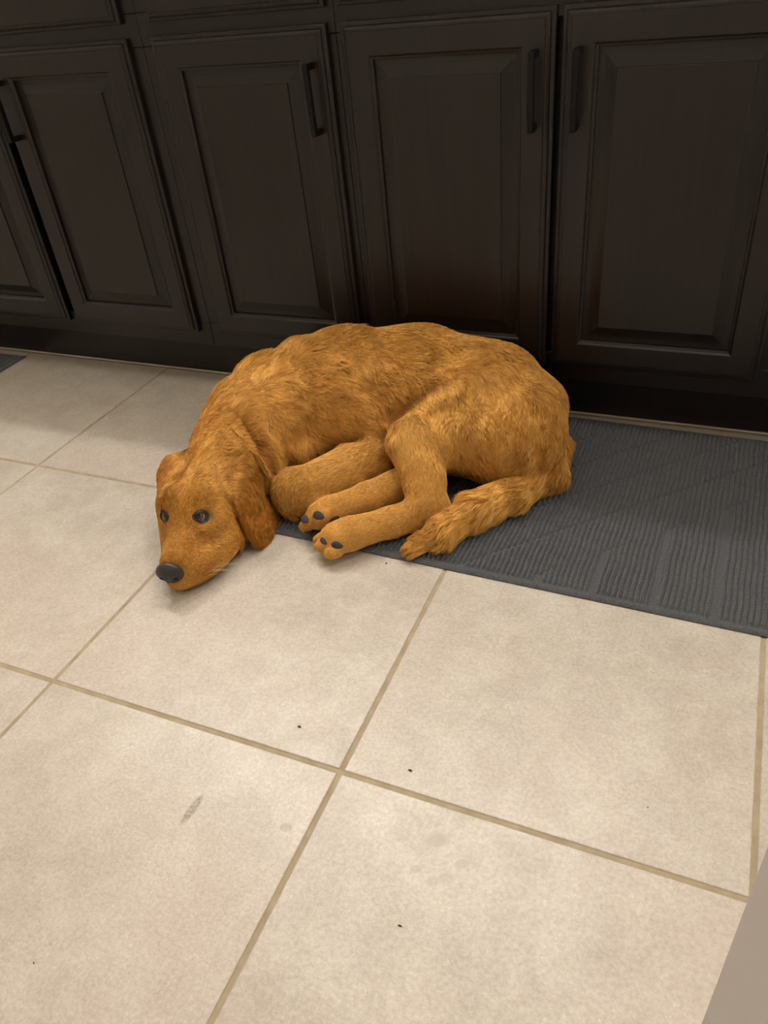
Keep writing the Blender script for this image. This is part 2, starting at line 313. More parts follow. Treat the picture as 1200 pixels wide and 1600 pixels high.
# ------------------------------------------------------------------ dog
DOG = [
  (0.000, [
    ('cone',0.05,1,[-0.425, 0.64, 0.103],[-0.3, 0.69, 0.115],0.0990,0.1120),
    ('cone',0.05,1,[-0.3, 0.69, 0.115],[-0.16, 0.713, 0.117],0.1120,0.1160),
    ('cone',0.05,1,[-0.16, 0.713, 0.117],[-0.03, 0.698, 0.112],0.1160,0.1080),
    ('cone',0.05,1,[-0.03, 0.698, 0.112],[0.028, 0.66, 0.1],0.1080,0.0930),
    ('ell',0.04,1,[-0.41, 0.585, 0.085],[0.09, 0.085, 0.085],[[1.0, 0.0, 0.0], [0.0, 1.0, 0.0], [0.0, 0.0, 1.0]]),
  ]),
  (0.014, [
    ('ell',0.03,1,[-0.0173, 0.6948, 0.105],[0.135, 0.1, 0.088],[[0.7773, 0.6274, 0.0468], [-0.6281, 0.7781, 0.0], [-0.0364, -0.0294, 0.9989]]),
    ('cone',0.04,1,[-0.0562, 0.6481, 0.1],[-0.1084, 0.5795, 0.108],0.0780,0.0500),
  ]),
  (0.020, [
    ('cone',0.02,1,[-0.1131, 0.5809, 0.1],[-0.0617, 0.4826, 0.045],0.0480,0.0310),
  ]),
  (0.012, [
    ('cone',0.01,1,[-0.0551, 0.4878, 0.036],[-0.1112, 0.4374, 0.032],0.0300,0.0250),
    ('cone',0.01,1,[-0.1112, 0.4374, 0.032],[-0.1573, 0.3978, 0.032],0.0250,0.0270),
    ('ell',0.015,1,[-0.1738, 0.3813, 0.033],[0.036, 0.029, 0.026],[[-0.8359, -0.5489, 0.0], [0.5489, -0.8359, 0.0], [0.0, 0.0, 1.0]]),
    ('ell',0.003,1,[-0.1986, 0.3937, 0.024],[0.018, 0.0098, 0.0135],[[-0.9199, -0.3922, 0.0], [0.3922, -0.9199, 0.0], [0.0, 0.0, 1.0]]),
    ('ell',0.003,1,[-0.2016, 0.3726, 0.028],[0.018, 0.0098, 0.0135],[[-0.8672, -0.4979, 0.0], [0.4979, -0.8672, 0.0], [0.0, 0.0, 1.0]]),
    ('ell',0.003,1,[-0.1928, 0.3593, 0.028],[0.018, 0.0098, 0.0135],[[-0.8015, -0.598, 0.0], [0.598, -0.8015, 0.0], [0.0, 0.0, 1.0]]),
    ('ell',0.003,1,[-0.174, 0.3525, 0.024],[0.018, 0.0098, 0.0135],[[-0.7254, -0.6883, 0.0], [0.6883, -0.7254, 0.0], [0.0, 0.0, 1.0]]),
  ]),
  (0.006, [
    ('cone',0.01,1,[-0.0992, 0.5742, 0.04],[-0.1733, 0.4877, 0.036],0.0340,0.0260),
    ('cone',0.01,1,[-0.1733, 0.4877, 0.036],[-0.2122, 0.4405, 0.036],0.0260,0.0260),
    ('ell',0.015,1,[-0.2241, 0.4232, 0.038],[0.034, 0.03, 0.024],[[-0.6412, -0.7674, 0.0], [0.52, -0.4345, 0.7353], [-0.5643, 0.4715, 0.6777]]),
    ('ell',0.003,1,[-0.242, 0.4226, 0.0176],[0.017, 0.0098, 0.012],[[-0.7232, -0.6782, -0.1303], [0.3982, -0.5636, 0.7237], [-0.5643, 0.4715, 0.6777]]),
    ('ell',0.003,1,[-0.2433, 0.4041, 0.0294],[0.017, 0.0098, 0.012],[[-0.6712, -0.74, -0.044], [0.4807, -0.4797, 0.734], [-0.5643, 0.4715, 0.6777]]),
    ('ell',0.003,1,[-0.235, 0.3971, 0.0412],[0.017, 0.0098, 0.012],[[-0.6089, -0.792, 0.044], [0.5575, -0.3878, 0.734], [-0.5643, 0.4715, 0.6777]]),
    ('ell',0.003,1,[-0.217, 0.4017, 0.0529],[0.017, 0.0098, 0.012],[[-0.5389, -0.8322, 0.1303], [0.6254, -0.2917, 0.7237], [-0.5643, 0.4715, 0.6777]]),
  ]),
  (0.014, [
    ('ell',0.03,1,[-0.361, 0.6678, 0.128],[0.112, 0.06, 0.085],[[0.8497, -0.4586, -0.26], [0.475, 0.88, -0.0], [0.2288, -0.1235, 0.9656]]),
  ]),
  (0.025, [
    ('ell',0.02,1,[-0.3977, 0.5819, 0.085],[0.085, 0.045, 0.06],[[0.7246, -0.5985, -0.3417], [0.6369, 0.771, -0.0], [0.2634, -0.2176, 0.9398]]),
  ]),
  (0.018, [
    ('cone',0.02,1,[-0.2006, 0.5763, 0.06],[-0.2836, 0.4622, 0.052],0.0410,0.0360),
    ('ell',0.02,1,[-0.2932, 0.4516, 0.052],[0.034, 0.036, 0.04],[[-0.5991, -0.8007, 0.0], [0.8007, -0.5991, 0.0], [0.0, 0.0, 1.0]]),
    ('cone',0.01,1,[-0.2914, 0.4502, 0.03],[-0.2703, 0.4903, 0.02],0.0250,0.0220),
  ]),
  (0.008, [
    ('cone',0.02,1,[-0.445, 0.575, 0.105],[-0.415, 0.43, 0.092],0.0800,0.0700),
    ('cone',0.03,1,[-0.4397, 0.5208, 0.09],[-0.3853, 0.4677, 0.07],0.0600,0.0500),
  ]),
  (0.006, [
    ('cone',0.01,1,[0.0877, 0.7104, 0.055],[0.0963, 0.6462, 0.04],0.0310,0.0340),
    ('cone',0.01,1,[0.0963, 0.6462, 0.04],[0.0623, 0.5739, 0.034],0.0340,0.0310),
    ('cone',0.01,1,[0.0623, 0.5739, 0.034],[0.0147, 0.509, 0.032],0.0310,0.0290),
    ('cone',0.01,1,[0.0147, 0.509, 0.032],[-0.0229, 0.4457, 0.026],0.0290,0.0260),
    ('cone',0.01,1,[-0.0229, 0.4457, 0.026],[-0.055, 0.4058, 0.018],0.0260,0.0140),
  ]),
  (0.020, [
    ('ell',0.02,1,[-0.4249, 0.3611, 0.084],[0.074, 0.058, 0.054],[[0.2491, -0.9633, -0.0995], [0.9681, 0.2504, -0.0], [0.0249, -0.0963, 0.995]]),
    ('ell',0.03,1,[-0.4162, 0.3272, 0.098],[0.034, 0.04, 0.026],[[0.2147, -0.8302, -0.5145], [0.9681, 0.2504, -0.0], [0.1288, -0.4981, 0.8575]]),
    ('cone',0.03,1,[-0.4075, 0.3057, 0.062],[-0.3907, 0.2367, 0.05],0.0310,0.0230),
    ('ell',0.012,1,[-0.3901, 0.2265, 0.05],[0.016, 0.021, 0.017],[[0.2491, -0.9633, -0.0995], [0.9681, 0.2504, -0.0], [0.0249, -0.0963, 0.995]]),
    ('ell',0.03,1,[-0.3829, 0.3585, 0.052],[0.056, 0.034, 0.05],[[0.2504, -0.9681, 0.0], [0.9681, 0.2504, -0.0], [0.0, 0.0, 1.0]]),
    ('ell',0.035,1,[-0.3656, 0.3155, 0.026],[0.056, 0.03, 0.028],[[0.1528, -0.9883, 0.0], [0.9883, 0.1528, -0.0], [0.0, 0.0, 1.0]]),
    ('ell',0.016,1,[-0.3695, 0.2587, 0.025],[0.048, 0.027, 0.027],[[-0.2472, -0.969, 0.0], [0.9371, -0.2391, -0.2542], [0.2463, -0.0628, 0.9671]]),
    ('ell',0.014,1,[-0.387, 0.3224, 0.113],[0.015, 0.015, 0.0135],[[-0.0346, -0.9012, -0.4319], [0.9993, -0.0384, 0.0], [-0.0166, -0.4316, 0.9019]]),
    ('ell',0.012,-1,[-0.3654, 0.2908, 0.0945],[0.012, 0.007, 0.006],[[-0.1271, -0.9919, 0.0], [0.9919, -0.1271, 0.0], [0.0, 0.0, 1.0]]),
    ('ell',0.03,1,[-0.4488, 0.3415, 0.052],[0.056, 0.034, 0.05],[[0.2504, -0.9681, 0.0], [0.9681, 0.2504, -0.0], [0.0, 0.0, 1.0]]),
    ('ell',0.035,1,[-0.4289, 0.2992, 0.026],[0.056, 0.03, 0.028],[[0.3455, -0.9384, 0.0], [0.9384, 0.3455, -0.0], [0.0, 0.0, 1.0]]),
    ('ell',0.016,1,[-0.408, 0.2488, 0.025],[0.048, 0.02, 0.027],[[0.4619, -0.887, 0.0], [0.8513, 0.4433, 0.2806], [-0.2488, -0.1296, 0.9598]]),
    ('ell',0.014,1,[-0.4341, 0.3102, 0.113],[0.015, 0.015, 0.0135],[[0.4672, -0.7715, -0.4319], [0.8554, 0.518, -0.0], [0.2237, -0.3695, 0.9019]]),
    ('ell',0.012,-1,[-0.439, 0.2717, 0.0945],[0.012, 0.007, 0.006],[[0.592, -0.8059, 0.0], [0.8059, 0.592, -0.0], [0.0, 0.0, 1.0]]),
    ('ell',0.02,1,[-0.3666, 0.3111, 0.07],[0.022, 0.01, 0.008],[[0.0556, -0.9985, 0.0], [0.9985, 0.0556, -0.0], [0.0, 0.0, 1.0]]),
    ('cone',0.015,1,[-0.4117, 0.3098, 0.02],[-0.3862, 0.2275, 0.015],0.0200,0.0130),
    ('cone',0.014,-1,[-0.4104, 0.305, 0.132],[-0.4292, 0.3776, 0.148],0.0050,0.0060),
  ]),
  (0.006, [
    ('ell',0.01,1,[-0.3385, 0.3866, 0.054],[0.064, 0.046, 0.0105],[[0.3686, -0.0957, -0.9247], [-0.1351, 0.9786, -0.1551], [0.9197, 0.1821, 0.3478]]),
    ('ell',0.024,1,[-0.3677, 0.3955, 0.098],[0.038, 0.046, 0.014],[[0.599, 0.0725, -0.7975], [-0.1294, 0.9916, -0.007], [0.7902, 0.1074, 0.6033]]),
  ]),
  (0.016, [
    ('ell',0.014,1,[-0.4854, 0.3713, 0.097],[0.04, 0.036, 0.018],[[-0.3729, -0.1902, -0.9082], [0.3641, -0.9303, 0.0454], [-0.8534, -0.3137, 0.4162]]),
    ('ell',0.02,1,[-0.4838, 0.3893, 0.112],[0.026, 0.026, 0.014],[[0.2504, -0.9681, 0.0], [0.8302, 0.2147, 0.5145], [-0.4981, -0.1288, 0.8575]]),
  ]),
  (-0.010, [
    ('cone',0,1,[-0.4251, 0.4789, 0.1789],[-0.3949, 0.4677, 0.1593],0.0110,0.0110),
    ('cone',0,1,[-0.3949, 0.4677, 0.1593],[-0.3674, 0.4544, 0.1387],0.0110,0.0110),
    ('cone',0,1,[-0.3674, 0.4544, 0.1387],[-0.3495, 0.453, 0.1148],0.0110,0.0110),
    ('cone',0,1,[-0.3495, 0.453, 0.1148],[-0.335, 0.4555, 0.0903],0.0110,0.0110),
  ]),
  (-0.008, [
    ('cone',0,1,[-0.3299, 0.5569, 0.0368],[-0.3106, 0.5785, 0.045],0.0070,0.0070),
    ('cone',0,1,[-0.3106, 0.5785, 0.045],[-0.2655, 0.577, 0.0743],0.0070,0.0070),
    ('cone',0,1,[-0.2655, 0.577, 0.0743],[-0.2213, 0.5683, 0.1026],0.0070,0.0070),
  ]),
  (-0.020, [
    ('cone',0,1,[-0.151, 0.5533, 0.1384],[-0.1554, 0.5826, 0.1473],0.0100,0.0100),
    ('cone',0,1,[-0.1554, 0.5826, 0.1473],[-0.1347, 0.5929, 0.1708],0.0100,0.0100),
    ('cone',0,1,[-0.1347, 0.5929, 0.1708],[-0.1039, 0.6063, 0.193],0.0100,0.0100),
    ('cone',0,1,[-0.1039, 0.6063, 0.193],[-0.0668, 0.6172, 0.2107],0.0100,0.0100),
  ]),
  (-0.030, [
    ('cone',0,1,[-0.3071, 0.6905, 0.2546],[-0.2624, 0.6423, 0.2387],0.0160,0.0160),
    ('cone',0,1,[-0.2624, 0.6423, 0.2387],[-0.2327, 0.6105, 0.2141],0.0160,0.0160),
    ('cone',0,1,[-0.2327, 0.6105, 0.2141],[-0.2059, 0.5887, 0.1851],0.0160,0.0160),
    ('cone',0,1,[-0.2059, 0.5887, 0.1851],[-0.1849, 0.5744, 0.1566],0.0160,0.0160),
  ]),
  (-0.030, [
    ('cone',0,1,[-0.3832, 0.6239, 0.2249],[-0.333, 0.5842, 0.2044],0.0160,0.0160),
    ('cone',0,1,[-0.333, 0.5842, 0.2044],[-0.3117, 0.5581, 0.1644],0.0160,0.0160),
    ('cone',0,1,[-0.3117, 0.5581, 0.1644],[-0.3103, 0.5404, 0.1196],0.0160,0.0160),
  ]),
  (-0.030, [
    ('cone',0,1,[-0.088, 0.6492, 0.2435],[-0.0374, 0.6724, 0.2485],0.0200,0.0200),
    ('cone',0,1,[-0.0374, 0.6724, 0.2485],[0.0367, 0.6722, 0.2314],0.0200,0.0200),
  ]),
  (-0.020, [
    ('cone',0,1,[0.0899, 0.6193, 0.1746],[0.1029, 0.6007, 0.1341],0.0120,0.0120),
    ('cone',0,1,[0.1029, 0.6007, 0.1341],[0.1018, 0.5918, 0.0853],0.0120,0.0120),
  ]),
]
# fur guides: point on the coat, direction of lay, length, lift, shade
GUIDES = [
  ([-0.4066, 0.6365, 0.2049],[0.654, 0.6488, 0.3891],0.034,0.3,0.63),
  ([-0.4346, 0.5484, 0.1814],[0.3057, 0.6917, 0.6543],0.034,0.3,0.63),
  ([-0.4255, 0.474, 0.1654],[0.3759, 0.694, 0.6141],0.034,0.3,0.63),
  ([-0.3448, 0.6538, 0.2278],[0.8977, 0.4403, -0.0135],0.034,0.3,0.58),
  ([-0.2854, 0.6937, 0.2338],[0.9319, 0.264, -0.2488],0.0306,0.3,0.4),
  ([-0.2139, 0.7059, 0.2404],[0.9256, 0.2026, -0.3197],0.0272,0.25,0.45),
  ([-0.1419, 0.7102, 0.2443],[0.9297, 0.2332, -0.2849],0.0272,0.25,0.5),
  ([-0.0746, 0.719, 0.2341],[0.9197, 0.1724, -0.3528],0.0272,0.25,0.5),
  ([0.0022, 0.6902, 0.2187],[0.8309, -0.0387, -0.5551],0.0272,0.25,0.5),
  ([0.0647, 0.6614, 0.1922],[0.6428, -0.2671, -0.7179],0.0272,0.25,0.51),
  ([0.1073, 0.6443, 0.1469],[0.4175, -0.4426, -0.7936],0.0306,0.3,0.51),
  ([0.119, 0.7069, 0.0617],[0.0682, -0.613, -0.7872],0.034,0.3,0.46),
  ([-0.3639, 0.5736, 0.1765],[0.9161, 0.1575, -0.3687],0.0374,0.3,0.68),
  ([-0.2954, 0.5974, 0.1972],[0.9319, 0.264, -0.2488],0.0374,0.3,0.68),
  ([-0.2456, 0.6257, 0.2009],[0.8806, 0.0559, -0.4705],0.034,0.3,0.68),
  ([-0.1823, 0.6228, 0.2089],[0.8806, 0.0559, -0.4705],0.0306,0.25,0.45),
  ([-0.1286, 0.6384, 0.2187],[0.9256, 0.2026, -0.3197],0.0306,0.25,0.45),
  ([-0.0767, 0.6541, 0.2164],[0.9297, 0.2332, -0.2849],0.0306,0.25,0.5),
  ([-0.2663, 0.5747, 0.1494],[0.9122, 0.1427, -0.3842],0.034,0.3,0.68),
  ([-0.2102, 0.5849, 0.1382],[0.7967, -0.0908, -0.5975],0.0306,0.3,0.58),
  ([-0.1752, 0.5864, 0.1292],[0.6428, -0.2671, -0.7179],0.0238,0.3,0.35),
  ([-0.378, 0.5202, 0.1522],[0.5541, -0.3445, -0.7578],0.0374,0.3,0.68),
  ([-0.3483, 0.5194, 0.1044],[0.5541, -0.3445, -0.7578],0.0374,0.3,0.73),
  ([-0.3286, 0.5306, 0.0667],[0.5541, -0.3445, -0.7578],0.034,0.3,0.78),
  ([-0.3172, 0.5576, 0.0997],[0.7627, -0.1363, -0.6322],0.034,0.3,0.68),
  ([-0.1081, 0.5394, 0.1406],[0.3374, -0.4909, -0.8033],0.013,0.2,1.06),
  ([-0.0791, 0.5886, 0.1657],[0.3374, -0.4909, -0.8033],0.0238,0.25,0.76),
  ([-0.0152, 0.5989, 0.1801],[0.251, -0.5364, -0.8058],0.0255,0.25,0.74),
  ([0.0481, 0.6029, 0.174],[0.3374, -0.4909, -0.8033],0.0272,0.25,0.61),
  ([-0.049, 0.5591, 0.1127],[0.251, -0.5364, -0.8058],0.0255,0.25,0.81),
  ([0.0151, 0.5671, 0.1176],[0.251, -0.5364, -0.8058],0.0289,0.25,0.66),
  ([0.0754, 0.5819, 0.1178],[-0.0228, -0.6418, -0.7665],0.0306,0.25,0.61),
  ([0.0343, 0.5746, 0.0588],[-0.1102, -0.6637, -0.7398],0.0374,0.35,0.71),
  ([-181126.9531, 512304.75, -368553.1875],[0.3374, -0.4909, -0.8033],0.0306,0.3,0.56),
  ([-0.0841, 0.4974, 0.0954],[0.251, -0.5364, -0.8058],0.0077,0.2,0.46),
  ([-0.0465, 0.4824, 0.074],[0.1604, -0.5775, -0.8004],0.0077,0.2,0.51),
  ([-0.0584, 0.4511, 0.0551],[-0.4646, -0.69, -0.555],0.0077,0.2,0.61),
  ([-0.111, 0.4145, 0.0517],[-0.8843, -0.4662, -0.0262],0.0066,0.2,0.73),
  ([-0.1499, 0.3753, 0.0533],[-0.8977, -0.4403, 0.0135],0.0066,0.2,0.83),
  ([-0.178, 0.3629, 0.054],[-0.8334, -0.5345, -0.1404],0.0055,0.2,0.88),
  ([-0.1746, 0.3516, 0.04],[-0.3507, -0.6937, -0.6292],0.0055,0.2,0.88),
  ([-0.1258, 0.5074, 0.0555],[-0.8334, -0.5345, -0.1404],0.0066,0.2,0.68),
  ([-0.1741, 0.453, 0.0507],[-0.8334, -0.5345, -0.1404],0.0066,0.2,0.73),
  ([-0.2122, 0.4119, 0.0631],[-0.793, -0.5717, -0.2104],0.0055,0.2,0.78),
  ([-0.188, 0.5497, 0.0906],[-0.6937, -0.6324, -0.3449],0.0117,0.25,0.55),
  ([-0.228, 0.502, 0.0876],[-0.7716, -0.5879, -0.2431],0.0117,0.25,0.8),
  ([-0.2653, 0.4531, 0.0867],[-0.6751, -0.6405, -0.3661],0.0088,0.25,0.55),
  ([-0.2816, 0.419, 0.0672],[-0.1102, -0.6637, -0.7398],0.0077,0.25,0.55),
  ([-0.4159, 0.3491, 0.1353],[0.3057, 0.6917, 0.6543],0.008,0.2,0.4),
  ([-0.4087, 0.3057, 0.1217],[0.0671, 0.6536, 0.7538],0.006,0.15,0.27),
  ([-0.3765, 0.3409, 0.1225],[0.654, 0.6488, 0.3891],0.008,0.2,0.44),
  ([-0.4041, 0.2644, 0.0826],[-0.0224, 0.6282, 0.7777],0.005,0.12,0.2),
  ([-0.3914, 0.2303, 0.0731],[-0.0682, 0.613, 0.7872],0.004,0.1,0.24),
  ([-0.374, 0.2588, 0.0675],[0.8204, 0.5476, 0.1643],0.0055,0.12,0.22),
  ([-0.3506, 0.2935, 0.0589],[0.9304, 0.3186, -0.1814],0.007,0.15,0.44),
  ([-0.348, 0.2422, 0.0345],[0.8334, 0.5345, 0.1404],0.0055,0.15,0.24),
  ([-0.3342, 0.2921, 0.0237],[0.8949, 0.4462, -0.0046],0.009,0.2,0.47),
  ([-0.3716, 0.2108, 0.0258],[0.8616, 0.5009, 0.0823],0.0045,0.15,0.52),
  ([-0.3557, 0.3229, 0.088],[0.9297, 0.2332, -0.2849],0.008,0.15,0.47),
  ([-0.3855, 0.3785, 0.134],[0.654, 0.6488, 0.3891],0.0117,0.2,0.45),
  ([-0.3791, 0.4146, 0.1501],[0.8035, 0.563, 0.1934],0.0272,0.3,0.58),
  ([-0.3564, 0.4315, 0.1306],[0.9183, 0.3848, -0.0936],0.0306,0.3,0.58),
  ([-0.3973, 0.4168, 0.1585],[0.5359, 0.6804, 0.4998],0.0238,0.3,0.63),
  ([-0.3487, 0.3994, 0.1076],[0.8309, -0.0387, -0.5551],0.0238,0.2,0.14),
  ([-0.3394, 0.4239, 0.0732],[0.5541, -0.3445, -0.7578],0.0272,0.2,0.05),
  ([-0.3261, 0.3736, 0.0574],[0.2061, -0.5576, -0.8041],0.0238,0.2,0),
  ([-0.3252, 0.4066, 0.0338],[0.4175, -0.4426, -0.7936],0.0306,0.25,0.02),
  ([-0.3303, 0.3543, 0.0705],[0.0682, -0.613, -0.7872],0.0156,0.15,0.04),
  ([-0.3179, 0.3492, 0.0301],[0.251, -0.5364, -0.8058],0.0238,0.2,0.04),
  ([-0.4697, 0.3539, 0.1293],[-0.3057, -0.6917, -0.6543],0.0156,0.2,0.3),
  ([-0.4622, 0.3291, 0.1213],[0.0682, -0.613, -0.7872],0.0156,0.2,0.32),
  ([0.1249, 0.6535, 0.0625],[-0.3057, -0.6917, -0.6543],0.0374,0.25,0.46),
  ([0.1117, 0.6072, 0.0508],[-0.6384, -0.6543, -0.4054],0.034,0.16,0.41),
  ([0.083, 0.5564, 0.0537],[-0.793, -0.5717, -0.2104],0.034,0.16,0.71),
  ([0.0422, 0.5091, 0.0529],[-0.793, -0.5717, -0.2104],0.034,0.16,0.66),
  ([0.0041, 0.4585, 0.0495],[-0.7049, -0.6271, -0.3316],0.034,0.16,0.51),
  ([-0.0253, 0.4175, 0.0379],[-0.7496, -0.6024, -0.2743],0.034,0.16,0.56),
  ([-0.046, 0.3982, 0.0261],[-0.8137, -0.5539, -0.1761],0.022,0.16,0.51),
]
HEAD_N=[-0.3841, 0.2033, 0.058]; HEAD_F=[0.2504, -0.9681, 0.0]; HEAD_L=[0.9681, 0.2504, 0.0]
PADS = [
  ([-0.1993, 0.4097, 0.0395],[0.7308, -0.6781, -0.0789],[0.3202, 0.6925, 0.6464],0.01,0.0085),
  ([-0.2412, 0.387, 0.0489],[-0.0785, -0.552, 0.8302],[0.8065, -0.0765, -0.5862],0.0085,0.0065),
  ([-0.2165, 0.3908, 0.0592],[0.4337, -0.6232, 0.6508],[0.9177, 0.164, -0.3617],0.0095,0.007),
  ([-0.1675, 0.3528, 0.0381],[0.3648, -0.8583, 0.3609],[0.9285, 0.2222, -0.2976],0.0095,0.006),
  ([-0.1912, 0.3529, 0.0405],[-0.1388, -0.8385, 0.5269],[0.8442, -0.0161, -0.5358],0.0075,0.0045),
]

def vec(a): return np.array(a, np.float32)
def d_cone(p, a, b, ra, rb):
    ab = b-a; L = float(ab@ab)+1e-12; t = np.clip(((p-a)@ab)/L, 0, 1)
    return np.linalg.norm(p-a-t[..., None]*ab, axis=-1)-(ra+(rb-ra)*t)
def d_ell(p, c, r, Mx):
    q = (p-c)@Mx.T; k0 = np.linalg.norm(q/r, axis=-1); k1 = np.linalg.norm(q/(r*r), axis=-1)
    return k0*(k0-1)/np.maximum(k1, 1e-6)
def smin(a, b, k):
    h = np.maximum(k-np.abs(a-b), 0)/max(k, 1e-6); return np.minimum(a, b)-h*h*k*.25
def prim(pm):
    if pm[0] == 'cone':
        a, b, ra, rb = vec(pm[3]), vec(pm[4]), pm[5], pm[6]
        return (lambda p: d_cone(p, a, b, ra, rb)), np.minimum(a-ra, b-rb), np.maximum(a+ra, b+rb)
    c, r, Mx = vec(pm[3]), vec(pm[4]), vec(pm[5]); e = np.sqrt(((Mx*r[:, None])**2).sum(0))
    return (lambda p: d_ell(p, c, r, Mx)), c-e, c+e
VOX = .0026
LO = vec((-.66, .10, -.02)); HI = vec((.20, .90, .30)); SH = tuple(int(n) for n in np.ceil((HI-LO)/VOX)+1)
def grid_pts(s):
    ax = [LO[k]+VOX*np.arange(s[k].start, s[k].stop, dtype=np.float32) for k in range(3)]
    return np.stack(np.meshgrid(*ax, indexing='ij'), -1)
def region(lo, hi, pad):
    a = np.maximum(np.floor((lo-pad-LO)/VOX).astype(int), 0); b = np.minimum(np.ceil((hi+pad-LO)/VOX).astype(int)+1, SH)
    return tuple(slice(int(a[k]), int(b[k])) for k in range(3))
def dog_field():
    D = np.full(SH, .06, np.float32)
    for kg, prims in DOG:
        fs = [prim(p) for p in prims]
        pad = .012+max([abs(kg)]+[p[1] for p in prims])
        s = region(np.min([f[1] for f in fs], 0), np.max([f[2] for f in fs], 0), pad)
        g = np.full(tuple(x.stop-x.start for x in s), .06, np.float32)
        for p, (fn, lo, hi) in zip(prims, fs):
            r = region(lo, hi, pad); r = tuple(slice(max(a.start, b.start), min(a.stop, b.stop)) for a, b in zip(r, s))
            q = tuple(slice(a.start-b.start, a.stop-b.start) for a, b in zip(r, s)); d = fn(grid_pts(r))
            g[q] = smin(g[q], d, p[1]) if p[2] > 0 else -smin(-g[q], d, p[1])
        D[s] = smin(D[s], g, kg) if kg >= 0 else -smin(-D[s], g, -kg)
    P = grid_pts(tuple(slice(0, n) for n in SH)); X, Y, Z = P[..., 0], P[..., 1], P[..., 2]
    zf = np.where((X > -.378) & (Y > .378), .0112, .0012)
    return np.maximum(D, zf-Z)
def surface_nets(D):
    S = D < 0; V = np.zeros(tuple(n-1 for n in SH)+(3,), np.float32); Cn = np.zeros(tuple(n-1 for n in SH), np.float32)
    def sl(ax, off):  # node block for cell corner offsets
        return tuple(slice(o, SH[k]-1+o) for k, o in enumerate(off))
    for ax in range(3):
        o1, o2 = [k for k in range(3) if k != ax]
        for a in (0, 1):
            for b in (0, 1):
                off = [0, 0, 0]; off[o1] = a; off[o2] = b; s0 = sl(ax, off); off2 = list(off); off2[ax] = 1; s1 = sl(ax, off2)
                d0, d1 = D[s0], D[s1]; c = S[s0] != S[s1]; t = np.where(c, d0/np.where(c, d0-d1, 1), 0)
                V[..., ax] += t; V[..., o1] += a*c; V[..., o2] += b*c; Cn += c
    act = Cn > 0; idx = np.full(act.shape, -1, np.int64); idx[act] = np.arange(act.sum())
    ii = np.argwhere(act); verts = LO+VOX*(ii+V[act]/Cn[act][:, None])
    F = []
    for ax in range(3):
        o1, o2 = (ax+1) % 3, (ax+2) % 3
        n0 = [slice(1, SH[k]-1) for k in range(3)]; n1 = list(n0); n0[ax] = slice(0, SH[ax]-1); n1[ax] = slice(1, SH[ax])
        s0, s1 = S[tuple(n0)], S[tuple(n1)]; e = np.argwhere(s0 != s1); base = e.copy(); base[:, o1] += 1; base[:, o2] += 1
        def cell(da, db):
            q = base.copy(); q[:, o1] += da-1; q[:, o2] += db-1; return idx[q[:, 0], q[:, 1], q[:, 2]]
        quad = np.stack([cell(0, 0), cell(1, 0), cell(1, 1), cell(0, 1)], 1)
        fl = s1[s0 != s1]; quad[fl] = quad[fl][:, ::-1]; F.append(quad)
    return verts, np.concatenate(F)
verts, quads = surface_nets(dog_field())
# relax the net a little
for it in range(3):
    acc = np.zeros_like(verts); cnt = np.zeros(len(verts))
    for a in range(4):
        for b in (1, 3):
            np.add.at(acc, quads[:, a], verts[quads[:, (a+b) % 4]]); np.add.at(cnt, quads[:, a], 1)
    verts = verts*.4+.6*acc/cnt[:, None]
HN, HF, HL = vec(HEAD_N), vec(HEAD_F), vec(HEAD_L)
def H(a, l, z): p = HN-HF*a+HL*l; return Vector((p[0], p[1], z))
EYE = [np.array(H(.088, .0335, .0935)), np.array(H(.089, -.0375, .0915))]
# guide fields
gp = np.array([g[0] for g in GUIDES]); gd = np.array([g[1] for g in GUIDES]); gl = np.array([g[2:] for g in GUIDES])
def fields(P):
    out_d = np.zeros_like(P); out_s = np.zeros((len(P), 3))
    for c in range(0, len(P), 20000):
        p = P[c:c+20000]; d2 = ((p[:, None]-gp[None])**2).sum(-1); wt = 1/(d2+.0002)**2; wt /= wt.sum(1, keepdims=True)
        out_d[c:c+20000] = wt@gd; out_s[c:c+20000] = wt@gl
    return out_d, out_s
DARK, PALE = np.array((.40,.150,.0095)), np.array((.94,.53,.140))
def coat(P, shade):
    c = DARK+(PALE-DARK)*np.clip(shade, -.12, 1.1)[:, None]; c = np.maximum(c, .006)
    nz = .5+.5*np.sin(P[:, 0]*61+3*np.sin(P[:, 1]*47))*np.sin(P[:, 2]*53+P[:, 1]*39); c = c*(.92+.16*nz[:, None])
    return c
def skin_marks(P, c):
    for e in EYE:                                     # dark skin round the eyes
        d = np.linalg.norm((P-e)*np.array((1, 1, 1.25)), axis=1); k = np.clip(1-(d-.0120)/.0045, 0, 1)[:, None]; c = c*(1-k)+np.array((.045,.030,.028))*k
    q = P-HN; a = -(q@HF); z = P[:, 2]                  # sooty bridge behind the nose
    k = (np.clip(1-np.abs(a-.012)/.016, 0, 1)*np.clip((z-.066)/.006, 0, 1)*.55)[:, None]; c = c*(1-k)+np.array((.10,.065,.05))*k
    l = np.abs(q@HL); k = (np.clip(1.4-z/.011, 0, 1)*np.clip(1-(a-.09)/.03, 0, 1)*(P[:, 1] < .40)*(P[:, 0] < -.25)*.8)[:, None]   # dark lip line
    return c*(1-k)+np.array((.05,.034,.028))*k
me = bpy.data.meshes.new('body'); me.vertices.add(len(verts)); me.vertices.foreach_set('co', verts.astype(np.float32).ravel())
me.loops.add(4*len(quads)); me.loops.foreach_set('vertex_index', quads.astype(np.int32).ravel()); me.polygons.add(len(quads))
me.polygons.foreach_set('loop_start', np.arange(0, 4*len(quads), 4, dtype=np.int32)); me.polygons.foreach_set('loop_total', np.full(len(quads), 4, dtype=np.int32))
